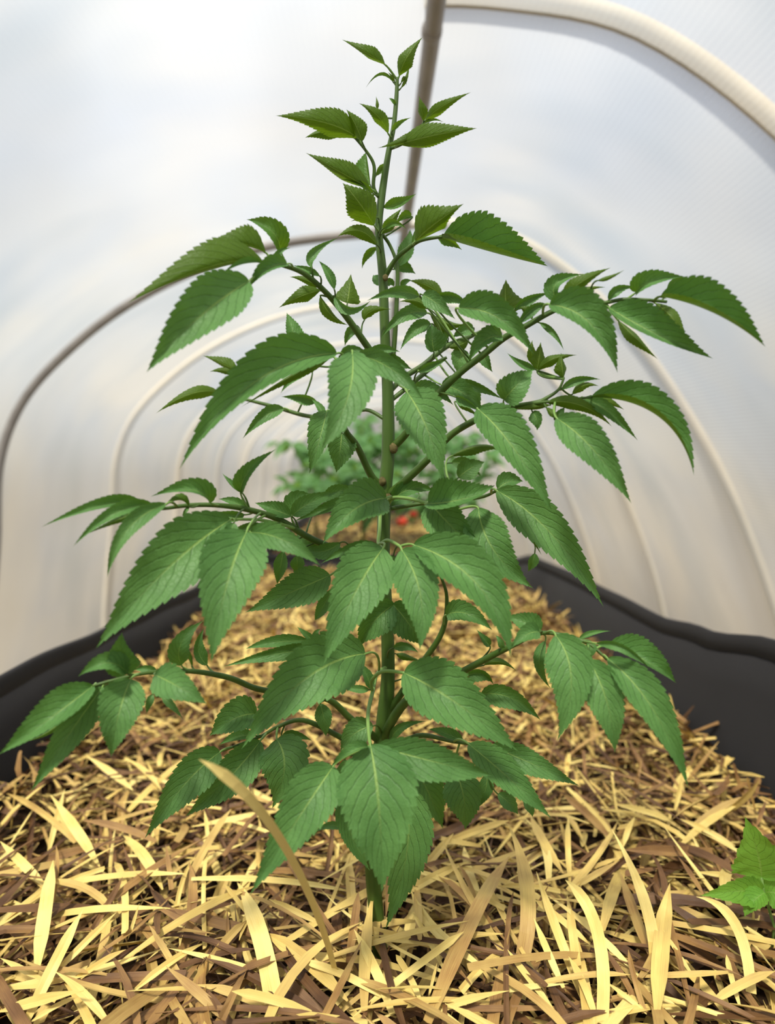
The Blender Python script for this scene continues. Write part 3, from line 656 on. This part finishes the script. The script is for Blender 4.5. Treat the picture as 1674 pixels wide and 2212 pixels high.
# stem, base x y, middle x y, tip x y, half width left / right of travel, face, depth shift of base and of tip (cm)
LV = [
 ('S',862,165,880,122,913,80,15,17,'U',0,-1),('S',832,140,792,115,738,85,8,16,'U',-1,-2),('S',850,178,822,160,790,190,3,3,'T',0,-1),('S',866,190,878,165,884,130,3,4,'U',0,0),
 ('S',866,180,874,168,878,186,3,4,'U',0,0),('S',853,178,846,165,838,156,3,3,'U',0,0),('S',855,228,848,218,840,212,3,4,'T',0,0),
 ('A',775,300,705,266,595,250,24,30,'U',0,-3),('A',745,288,700,285,658,298,14,8,'U',1,-1),('A',782,306,768,270,748,236,14,20,'U',-1,-2),('S',838,288,815,250,775,223,12,14,'U',-1,-3),
 ('S',814,238,814,222,812,208,3,4,'U',2,2),('S',848,282,862,266,888,254,5,5,'T',-1,-2),('B',862,312,940,292,1031,277,24,20,'U',-1,-4),('B',905,285,870,305,815,320,6,10,'U',0,0),
 ('B',915,262,910,235,905,207,8,12,'U',-1,-2),('B',919,260,955,230,1018,199,11,11,'U',0,-3),('B',918,266,935,258,958,264,3,3,'T',0,-1),
 ('A',800,408,735,372,660,330,14,26,'U',-1,-4),('A',800,400,792,365,790,328,26,8,'T',1,2),('A',806,418,775,396,738,388,5,7,'T',-1,-3),('A',812,380,825,362,838,360,6,8,'T',1,2),
 ('S',809,488,775,437,740,395,32,32,'U',-2,-5),('S',815,530,775,498,728,512,15,13,'U',-2,-4),('S',815,470,790,470,758,478,6,8,'U',-1,-2),('C',674,578,678,545,734,512,9,10,'T',0,1),
 ('S',828,448,862,440,900,418,14,8,'T',0,1),('S',824,505,845,475,868,450,10,14,'U',-1,-1),('S',828,494,850,482,878,494,9,8,'T',-2,-3),('d',888,468,872,470,855,484,6,12,'T',1,1),
 ('D',897,522,938,485,1002,440,42,24,'U',-1,-5),('D',955,513,1075,548,1184,575,66,-3,'T',0,-3),('D',945,512,970,520,998,540,9,12,'T',1,2),('D',890,530,905,500,920,470,8,8,'T',1,2),
 ('d',860,575,880,535,886,495,17,15,'T',3,4),('d',850,582,872,580,898,592,18,10,'T',4,5),('S',815,535,792,552,782,581,8,7,'T',2,3),('S',828,615,815,605,806,594,10,12,'T',2,3),('S',832,612,845,610,850,620,8,8,'T',3,3),
 ('d',955,638,920,616,883,606,12,14,'U',3,4),('d',866,618,876,608,890,606,6,6,'T',3,3),
 ('C',568,566,450,578,275,656,12,50,'U',-1,-6),('C',574,546,522,527,450,521,8,38,'U',0,-2),('C',606,542,585,497,532,474,14,26,'T',2,2),('C',597,568,604,545,628,535,7,6,'T',0,0),
 ('C',566,567,522,570,480,592,3,11,'T',-2,-4),('C',538,607,425,690,316,805,46,58,'T',-3,-8),('C',620,570,575,583,535,625,10,22,'T',-2,-3),
 ('C',692,622,660,605,625,598,8,9,'U',1,1),('C',692,628,650,640,602,665,15,17,'U',1,1),('C',690,596,662,583,633,573,6,8,'T',0,0),('C',722,625,708,590,688,563,8,11,'T',-1,-1),
 ('C',750,655,754,630,758,592,28,26,'U',1,2),('C',722,640,757,668,802,648,7,13,'T',-1,-2),('C',692,640,715,680,752,702,8,13,'U',1,2),('C',787,692,803,672,845,668,13,10,'U',2,2),('C',768,705,752,722,745,748,11,9,'T',2,2),
 ('I',644,760,632,715,619,675,15,20,'T',5,6),
 ('I',728,763,548,828,387,1015,30,60,'T',-2,-8),('I',715,770,635,808,520,880,14,4,'U',1,-2),('H',668,800,635,815,606,850,10,11,'T',0,0),('H',512,803,478,785,438,768,8,17,'U',0,0),('H',508,808,480,800,453,803,7,7,'U',0,0),
 ('H',475,850,415,850,337,893,14,13,'U',0,-3),('H',612,882,568,902,524,948,13,15,'T',-1,-2),('H',684,868,650,858,607,857,15,8,'T',0,0),('H',700,905,690,880,672,862,7,9,'T',-1,0),
 ('I',761,762,750,862,693,973,50,50,'T',-3,-8),('I',772,766,850,800,915,866,24,26,'T',-2,-6),('I',795,762,830,755,864,760,11,10,'T',1,1),('S',830,772,860,783,890,798,13,14,'T',1,0),('I',735,768,765,755,800,768,10,10,'T',-1,-2),
 ('I',706,888,690,950,668,1024,24,30,'T',0,-2),('I',738,935,734,975,726,1022,32,28,'T',2,2),
 ('E',880,848,922,925,958,1037,50,48,'T',-6,-9),('F',893,845,935,843,980,876,18,17,'T',-3,-5),('F',955,832,1002,850,1046,892,26,18,'T',-3,-6),
 ('E',985,858,1010,868,1040,890,6,14,'T',-3,-4),('G',1033,884,1112,972,1193,1108,52,36,'T',-2,-6),('G',985,868,1010,880,1040,905,4,9,'U',1,1),
 ('V',1073,1060,1190,1152,1304,1311,46,44,'T',-3,-7),('V',1075,1057,1100,1040,1130,1040,22,14,'T',1,2),('V',1078,1066,1130,1130,1170,1200,8,14,'U',1,1),
 ('V',1155,1195,1150,1215,1140,1235,12,10,'T',3,4),
 ('k',1033,1098,1068,1190,1152,1271,46,44,'T',-1,-3),('k',928,1086,978,1140,1052,1212,40,42,'T',-1,-3),('k',924,1088,1000,1078,1070,1048,50,18,'T',-2,-4),('k',848,1080,890,1056,942,1062,20,14,'T',1,1),
 ('K',833,1076,762,1103,697,1175,40,50,'T',-8,-13),('k',780,1076,705,1100,636,1126,10,16,'T',-4,-6),
 ('J',632,1113,672,1085,735,1060,20,18,'T',0,2),('J',629,1115,590,1100,550,1086,14,20,'T',0,0),('J',630,1112,642,1080,668,1066,24,16,'T',2,3),('J',700,1080,735,1060,775,1058,16,14,'T',4,4),
 ('J',455,1086,412,1058,325,1073,10,28,'T',-1,-2),('J',408,1094,385,1079,352,1098,4,13,'U',-1,-2),('J',305,1087,215,1093,88,1139,9,18,'T',0,-3),('J',330,1090,242,1112,157,1182,12,18,'T',-1,-4),
 ('J',345,1097,270,1117,185,1155,10,8,'U',0,-2),('J',360,1088,274,1146,232,1249,18,20,'T',-2,-5),('J',408,1096,400,1105,394,1115,4,4,'T',0,0),
 ('J',520,1062,538,1018,597,970,20,12,'T',0,-1),('J',522,1064,500,1047,480,1022,4,11,'T',0,0),('J',532,1098,502,1084,472,1078,8,12,'T',2,2),('J',528,1112,495,1112,465,1105,14,10,'T',2,2),
 ('j',498,1122,358,1232,207,1401,66,68,'T',-1,-7),('J',532,1150,490,1263,456,1432,66,68,'T',-5,-10),('J',542,1150,615,1168,693,1223,28,28,'T',-5,-7),('J',505,1130,498,1150,492,1168,14,14,'T',-3,-3),
 ('J',575,1135,530,1140,500,1150,12,10,'T',-2,-2),('J',735,1172,690,1192,648,1176,18,16,'T',-2,-2),('J',690,1180,660,1165,640,1150,18,14,'T',1,1),('J',612,1190,605,1228,598,1263,14,15,'T',1,2),('J',640,1200,642,1220,637,1238,15,15,'T',1,2),
 ('J',712,1243,632,1278,530,1323,38,38,'T',0,-2),('J',720,1270,695,1315,680,1340,14,14,'T',2,2),('J',800,1190,770,1225,745,1250,20,20,'T',2,2),
 ('K',828,1183,765,1285,698,1437,60,60,'T',-3,-8),('K',822,1184,760,1186,693,1218,14,14,'T',-2,-3),('K',868,1188,908,1285,906,1405,47,49,'T',-1,-5),('K',893,1177,1030,1262,1104,1420,64,44,'T',-1,-6),
 ('K',850,1200,845,1225,840,1250,16,16,'T',3,3),
 ('L',965,1328,1010,1326,1064,1362,26,20,'T',-2,-4),('M',1168,1362,1135,1345,1090,1330,22,26,'T',-1,0),('M',1165,1365,1135,1372,1105,1400,18,22,'T',-2,-3),
 ('M',1200,1372,1234,1470,1204,1600,48,50,'T',-2,-4),('M',1272,1425,1312,1520,1328,1627,40,42,'T',-1,-3),('M',1312,1422,1412,1535,1487,1703,44,34,'T',-1,-4),('M',1318,1393,1395,1428,1461,1476,42,14,'T',1,-1),
 ('M',1288,1390,1350,1402,1406,1448,8,11,'T',-2,-3),('M',1250,1382,1280,1368,1320,1363,7,5,'T',1,1),('M',1277,1388,1276,1405,1272,1424,12,11,'T',0,0),('M',1178,1385,1165,1435,1190,1488,12,12,'T',3,4),
 ('M',1045,1437,1080,1430,1116,1450,9,7,'U',2,2),('M',1058,1395,1045,1380,1030,1360,8,10,'T',1,1),('M',1085,1402,1080,1385,1070,1372,7,7,'T',0,0),
 ('N',276,1455,262,1412,264,1366,34,32,'T',-1,-3),('N',274,1452,228,1432,168,1462,18,26,'T',-1,-3),('N',200,1482,108,1552,-6,1632,26,44,'T',0,-3),('N',200,1484,130,1562,55,1602,12,4,'U',2,0),
 ('N',222,1483,148,1588,65,1712,33,34,'T',1,-2),('N',282,1468,256,1545,240,1636,44,46,'T',-1,-3),('N',335,1458,385,1483,448,1521,36,36,'T',-2,-4),('N',350,1505,372,1525,396,1554,8,8,'T',0,0),
 ('N',330,1500,322,1520,316,1542,8,8,'T',0,0),('N',340,1455,315,1445,288,1448,10,9,'T',2,2),('N',392,1437,392,1388,440,1340,22,22,'T',0,0),('N',447,1437,428,1400,442,1355,12,16,'T',2,2),('N',415,1440,400,1405,374,1395,4,6,'U',2,2),
 ('Q',790,1412,658,1468,521,1619,66,68,'T',-6,-11),('N',668,1384,590,1388,530,1402,12,15,'T',6,5),('N',705,1400,600,1412,482,1440,18,16,'T',5,3),('N',682,1388,660,1370,642,1354,7,8,'T',6,6),('N',690,1390,682,1370,695,1358,8,8,'T',6,6),
 ('N',552,1542,505,1553,452,1590,32,40,'T',2,1),('O',548,1590,512,1592,472,1610,9,15,'T',0,0),('O',476,1624,398,1695,312,1812,42,40,'T',-1,-4),('O',562,1600,492,1682,400,1764,42,38,'T',-1,-3),
 ('O',598,1598,614,1660,588,1746,52,52,'T',-1,-2),('O',610,1590,640,1588,674,1600,10,11,'T',0,0),
 ('Q',720,1655,648,1762,538,1936,54,56,'T',-1,-4),('Q',795,1613,755,1626,712,1660,6,18,'T',-1,-1),('Q',800,1610,819,1750,825,1929,84,84,'T',-1,-4),('Q',812,1612,945,1647,1064,1676,40,44,'T',-1,-1),
 ('q',873,1454,985,1518,1122,1625,66,60,'T',0,-3),('M',1040,1500,1105,1508,1168,1556,22,26,'T',3,2),('M',1000,1462,1040,1455,1066,1478,10,18,'T',4,4),('R',1060,1612,1150,1650,1252,1698,28,28,'T',-1,-3),
 ('R',1012,1607,1098,1680,1191,1768,38,32,'T',-3,-6),('R',895,1660,927,1715,957,1791,38,32,'T',2,2),('R',985,1670,1002,1725,1005,1793,40,42,'T',1,1),('R',1052,1670,1048,1708,1030,1747,16,16,'T',2,2),('R',1075,1715,1100,1735,1119,1759,18,16,'T',1,1),
 ('R',1130,1725,1145,1745,1150,1765,10,10,'T',1,1),
 ('S',868,1690,880,1830,832,2009,52,54,'T',-4,-3),('S',748,1690,755,1790,800,1882,32,26,'T',-3,-4),
 ('S',852,1305,805,1345,775,1397,38,30,'T',-2,-2),('S',848,1305,885,1350,908,1393,30,38,'T',-2,-2),('S',850,1400,878,1396,904,1410,9,11,'T',-3,-4),('S',855,1412,880,1420,912,1428,7,8,'U',1,1),
 ('Q',797,1490,765,1488,722,1480,8,9,'T',2,2),('Q',800,1488,790,1455,768,1430,10,13,'T',0,0),('S',806,1568,765,1585,735,1622,28,28,'T',-2,-2),('N',692,1520,700,1555,704,1592,18,18,'T',1,1),
 ('S',845,1600,868,1570,922,1558,10,11,'T',-1,-2),('R',1000,1600,960,1584,925,1575,10,15,'T',2,2),('S',742,1790,710,1784,676,1800,8,9,'T',3,3),('S',745,1640,745,1680,742,1700,22,22,'T',-2,-2),
 ('S',895,1470,890,1500,905,1520,14,14,'T',1,1),
 ('V',975,985,1040,963,1088,975,6,16,'U',4,5),('V',990,1032,1018,1010,1046,998,22,22,'T',4,4),('V',975,1000,1010,1005,1040,1030,14,14,'T',6,6),('V',900,1060,880,1045,870,1030,12,12,'T',4,4),
 # right upper spray
 ('E',905,640,855,631,792,650,13,13,'T',0,-2),('E',928,668,900,650,862,652,11,9,'U',3,3),('E',913,637,945,656,984,690,18,18,'T',-2,-3),('E',940,640,985,642,1012,667,9,15,'T',-1,-2),
 ('E',990,666,1078,688,1154,767,40,24,'T',-3,-5),('E',1100,682,1092,648,1093,603,34,44,'U',1,2),('F',922,676,872,682,822,731,15,16,'T',-4,-6),('F',930,700,895,715,864,757,13,15,'T',-3,-4),
 ('F',937,760,933,730,932,699,18,30,'T',-3,-3),('F',935,680,968,698,1004,700,9,20,'U',-1,-1),('F',1022,708,1000,715,976,730,13,15,'T',-1,-1),('E',1084,727,1043,738,1011,786,16,24,'T',-2,-3),
 ('F',1002,755,992,780,987,804,20,20,'T',0,0),('f',905,802,935,788,964,778,8,10,'T',-2,-2),('F',1012,735,990,746,964,750,12,12,'U',-1,-1),('E',1042,765,1050,782,1064,804,11,12,'T',2,2),('F',968,730,960,715,962,700,10,10,'T',0,0),
 ('E',1112,668,1145,646,1188,632,9,12,'T',0,0),('E',1150,690,1135,670,1120,665,8,10,'U',0,0),('E',1205,650,1202,612,1262,592,20,12,'T',0,0),('E',1212,648,1255,610,1320,578,17,15,'U',-1,-2),('E',1230,652,1266,626,1309,621,6,7,'U',0,0),
 ('E',1290,606,1318,598,1349,583,4,5,'U',-2,-2),('E',1188,658,1276,700,1334,806,50,24,'T',-3,-5),('E',1316,665,1418,722,1541,775,46,16,'T',0,-3),('E',1335,692,1375,732,1421,776,8,15,'U',1,-1),
 ('E',1315,648,1335,625,1373,620,9,11,'T',0,0),('E',1374,632,1408,608,1480,597,26,12,'T',0,-1),('E',1428,641,1545,678,1654,750,56,-1,'T',-1,-5),('E',1440,636,1465,606,1502,616,9,12,'T',1,1),('E',1416,655,1456,692,1485,745,15,18,'U',1,0),
 ('E',1165,697,1196,720,1218,757,6,7,'T',1,0),('E',1120,700,1155,665,1185,660,10,12,'T',-1,-1),
 ('G',1160,800,1165,770,1168,739,17,14,'U',2,2),('G',1162,800,1195,775,1247,767,10,13,'U',2,1),('G',1155,790,1148,760,1150,735,10,10,'U',3,3),('G',1217,816,1214,790,1212,762,17,10,'U',0,0),('G',1156,798,1125,786,1095,762,7,9,'T',2,2),
 ('G',1089,863,1116,832,1152,797,32,30,'T',-1,-1),('F',985,825,1032,836,1087,863,10,12,'T',-2,-3),('F',1012,840,1026,858,1036,884,15,15,'T',-1,-1),
 ('G',1212,842,1250,820,1298,820,8,10,'T',0,0),('G',1236,852,1262,832,1293,834,8,10,'U',0,0),('g',1277,858,1422,900,1499,1028,48,-3,'T',0,-5),('g',1285,860,1316,868,1348,885,9,9,'U',1,1),
 ('g',1180,870,1255,876,1322,922,15,14,'U',0,-1),('g',1262,860,1318,893,1378,952,17,13,'T',1,0),('g',1203,904,1284,974,1364,1088,42,36,'T',-2,-5),('g',1200,906,1210,892,1220,880,8,9,'T',0,0),
 ('G',1150,890,1160,908,1160,930,13,15,'T',0,0),('G',1188,875,1150,880,1103,885,6,8,'U',0,0),('G',1180,880,1195,895,1206,906,7,7,'U',-1,-2),
]
plant = empty('leafy_green_plant', (0.0, 0.0, STRAW))
tag(plant, 'tall green plant with toothed leaves rooted in straw in the middle of the bed', 'plant')
stem_pix = {}; stem_obj = {}
for key, pts in STEMS.items():
    sm = catmull(pts, 6)
    stem_pix[key] = sm
    P3 = [P(x, y, d / 100) for x, y, d, r in sm]
    rad = [max(0.0008, r / F * (d / 100 - cy)) for x, y, d, r in sm]
    mb = MB(); tube(mb, P3, rad, 12 if key == 'S' else 9, 0, flute=0.05 if key == 'S' else 0.03)
    m = M_PET if key in 'KQqjk' else M_STEM
    par = plant
    stem_obj[key] = mb.build('main_stem' if key == 'S' else 'side_branch', [m], par)
# rough brown scars where branches leave the stem
for (x, y, r) in ((826, 1040, 11), (850, 968, 12), (832, 600, 8), (838, 1075, 10)):
    mb = MB(); c = P(x, y, -.008)
    for i in range(7):
        ph = math.pi * i / 6
        for k in range(10):
            th = 2 * math.pi * k / 10; rr_ = r / F * .5 * (1 + .25 * noise.noise(Vector((i * 1.7 + x, k * 1.3, 0))))
            mb.v.append(c + Vector((math.sin(ph) * math.cos(th), .7 * math.sin(ph) * math.sin(th), math.cos(ph) * 1.2)) * rr_); mb.uv.append((0, 0))
    for i in range(6):
        for k in range(10):
            k2 = (k + 1) % 10; mb.f.append((i * 10 + k, (i + 1) * 10 + k, (i + 1) * 10 + k2, i * 10 + k2)); mb.m.append(0)
    mb.build('node_scar', [M_NODE], stem_obj['S'])
rnd = random.Random(11)
for (key, x0, y0, xm, ym, x1, y1, wa, wb, face, db, dt) in LV:
    sm = stem_pix[key]
    best = min(range(len(sm)), key=lambda i: (sm[i][0] - x0) ** 2 + (sm[i][1] - y0) ** 2)
    sx_, sy_, sd, sr = sm[best]
    dist = math.hypot(sx_ - x0, sy_ - y0)
    Yb = (sd + db) / 100; Yt = (sd + db + dt - (0 if not db else 0)) / 100 if True else 0
    Yt = (sd + dt) / 100
    Ln = math.hypot(x1 - x0, y1 - y0)
    P0 = P(x0, y0, Yb); Pt_ = P(x1, y1, Yt); Pm = P(xm, ym, (Yb + Yt) / 2 - (0.012 if Ln > 90 else 0.003))
    k = (Pm.y - cy) / F
    view = (CAM - Pm).normalized()
    mb = MB()
    big = Ln > 70
    teeth = 19 if Ln > 150 else 13 if Ln > 70 else 7
    leaf_mesh(mb, P0, Pm, Pt_, wa * k * 1.09, wb * k * 1.09, view, face, teeth, 4, 0.032, 0, 4 if big else 3, 0.15, rnd)
    # petiole back to its branch
    back = best
    if dist < 60: back = max(0, min(len(sm) - 1, best - 2)) if key != 'S' else min(len(sm) - 1, best + 1)
    bx, by, bd, br = sm[back]
    if key in 'KQqjkgG' : bx, by, bd, br = sm[best]
    PB = P(bx, by, bd / 100)
    tg = (Pm - P0).normalized(); ctrl = P0 - tg * (P0 - PB).length * 0.25
    pr = max(0.0007, min(2.4, 0.9 + Ln / 110) / F * (Yb - cy))
    pp = []
    endp = P0 + (Pm - P0) * 0.10
    for i in range(9):
        t = i / 8; pp.append(PB * (1 - t) ** 2 + ctrl * 2 * t * (1 - t) + P0 * t * t)
    pp.append(endp)
    if (P0 - PB).length > 0.002 and (P0 - PB).length < 0.16:
        tube(mb, pp, [pr * 1.25] * 5 + [pr] * 4 + [pr * .3], 7, 1)
    young = (y0 < 560 and Ln < 140) or (face == 'U' and y0 < 900)
    mb.tone = []
    mb.build('leaf', [M_YOUNG if young else M_LEAF, M_PET if Ln > 90 else M_STEM], stem_obj[key])

# ------------------------------------------------------------------ seedling at the right
sd_root_p = G(1668, 2040, 0.0)
sd = empty('seedling', sd_root_p); tag(sd, 'small bright green seedling at the right edge of the straw', 'plant')
Ys = sd_root_p.y
mb = MB(); tube(mb, [P(x, y, Ys) for x, y in ((1668, 2045), (1672, 2000), (1660, 1960), (1649, 1925), (1645, 1895))], [.0014] * 5, 8); mb.build('stem', [M_PET], sd)
for (x0, y0, xm, ym, x1, y1, wa, wb, da, db_) in ((1645, 1895, 1636, 1840, 1609, 1764, 62, 62, 0, -.01), (1650, 1925, 1590, 1925, 1512, 1935, 34, 30, 0, -.02), (1652, 1928, 1625, 1950, 1608, 1981, 22, 26, -.01, -.02),
                                            (1652, 1928, 1690, 1935, 1740, 1975, 34, 34, 0, -.02), (1650, 1925, 1670, 1870, 1720, 1830, 26, 26, .02, .03)):
    mb = MB(); P0 = P(x0, y0, Ys + da); Pm = P(xm, ym, Ys + (da + db_) / 2 - .002); Pt_ = P(x1, y1, Ys + db_); k = (Pm.y - cy) / F
    leaf_mesh(mb, P0, Pm, Pt_, wa * k, wb * k, (CAM - Pm).normalized(), 'T', 9, 4, .04, 0, 4, .12, rnd)
    mb.build('leaf', [M_SEED], sd)

# ------------------------------------------------------------------ bushy plants in the bed behind
def bush(x, y, hgt_, spread, label, nb=9, nl=15, seed=1):
    rr_ = random.Random(seed); root = empty('bushy_plant', (x, y, STRAW)); tag(root, label, 'plant', 'bushy plants in the far bed')
    st = MB(); fo = MB(); base = Vector((x, y, STRAW))
    tube(st, [base, base + Vector((0.01, 0, hgt_ * .5)), base + Vector((0, 0, hgt_))], [.010, .007, .003], 7)
    for b in range(nb):
        a = 2 * math.pi * (b * .382 + rr_.random() * .1); z0 = hgt_ * rr_.uniform(.15, .85)
        ln = spread * rr_.uniform(.6, 1.0) * (1.1 - .5 * z0 / hgt_)
        p0 = base + Vector((0, 0, z0)); p2 = p0 + Vector((math.cos(a) * ln, math.sin(a) * ln * .8, rr_.uniform(.0, .18)))
        pm = (p0 + p2) / 2 + Vector((0, 0, .05))
        pts = [p0 * (1 - t) ** 2 + pm * 2 * t * (1 - t) + p2 * t * t for t in (0, .25, .5, .75, 1)]
        tube(st, pts, [.005, .004, .003, .0025, .002], 6)
        for l in range(nl):
            t = rr_.uniform(.15, 1.0); q = p0 * (1 - t) ** 2 + pm * 2 * t * (1 - t) + p2 * t * t
            d = Vector((rr_.gauss(0, 1), rr_.gauss(0, 1), rr_.gauss(-.1, .5))).normalized(); LL = rr_.uniform(.07, .15)
            tip = q + d * LL - Vector((0, 0, .02)); mid = (q + tip) / 2 + Vector((0, 0, .012))
            v = Vector((rr_.gauss(0, .5), -1 + rr_.gauss(0, .4), .8)).normalized()
            leaf_mesh(fo, q, mid, tip, LL * .22, LL * .22, v, 'T', 5, 2, .04, 0, 2, .1, rr_)
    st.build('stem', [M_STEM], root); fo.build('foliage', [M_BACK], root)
    return root
bush(-.10, cy + 3.75, .76, .55, 'blurred bushy green plant directly behind the main stem', 15, 20, 3)
bush(.33, cy + 4.0, .74, .5, 'blurred bushy green plant right of the main stem in the far bed', 14, 18, 5)
bush(-.42, cy + 4.25, .66, .5, 'blurred thin-leaved green plant at left in the far bed', 11, 11, 9)
bush(.05, cy + 5.1, .85, .42, 'blurred taller green plant farthest back in the far bed', 13, 16, 12)
for (px, py, r) in ((868, 1126, .030), (893, 1110, .022)):
    c = P(px, py, cy + 3.50); mb = MB()
    for i in range(13):
        ph = math.pi * i / 12
        for k in range(18):
            th = 2 * math.pi * k / 18; q = 1 + .05 * math.cos(5 * th) * math.sin(ph)
            mb.v.append(c + Vector((math.sin(ph) * math.cos(th) * q, math.sin(ph) * math.sin(th) * q, math.cos(ph) * .85)) * r); mb.uv.append((0, 0))
    for i in range(12):
        for k in range(18):
            k2 = (k + 1) % 18; mb.f.append((i * 18 + k, (i + 1) * 18 + k, (i + 1) * 18 + k2, i * 18 + k2)); mb.m.append(0)
    t = empty('tomato', c); tag(t, 'ripe red fruit hanging behind the main stem, the %s of the two' % ('larger' if r > .025 else 'smaller'), 'fruit', 'red fruits on the plants behind')
    mb.build('flesh', [M_TOM], t)
    mb = MB(); tube(mb, [c + Vector((0, 0, r * .8)), c + Vector((.005, 0, r * 1.3)), c + Vector((.012, .02, r * 2.6))], [.003, .002, .002], 6)
    for k in range(5):
        a = 2 * math.pi * k / 5; d = Vector((math.cos(a), math.sin(a), 0))
        b0 = c + Vector((0, 0, r * .86))
        leaf_mesh(mb, b0, b0 + d * r * .4 + Vector((0, 0, .002)), b0 + d * r * .8 - Vector((0, 0, r * .2)), r * .12, r * .12, Vector((0, 0, 1)), 'T', 2, 2, 0, 0, 1, 0, rnd)
    mb.build('calyx', [M_STEM], t)
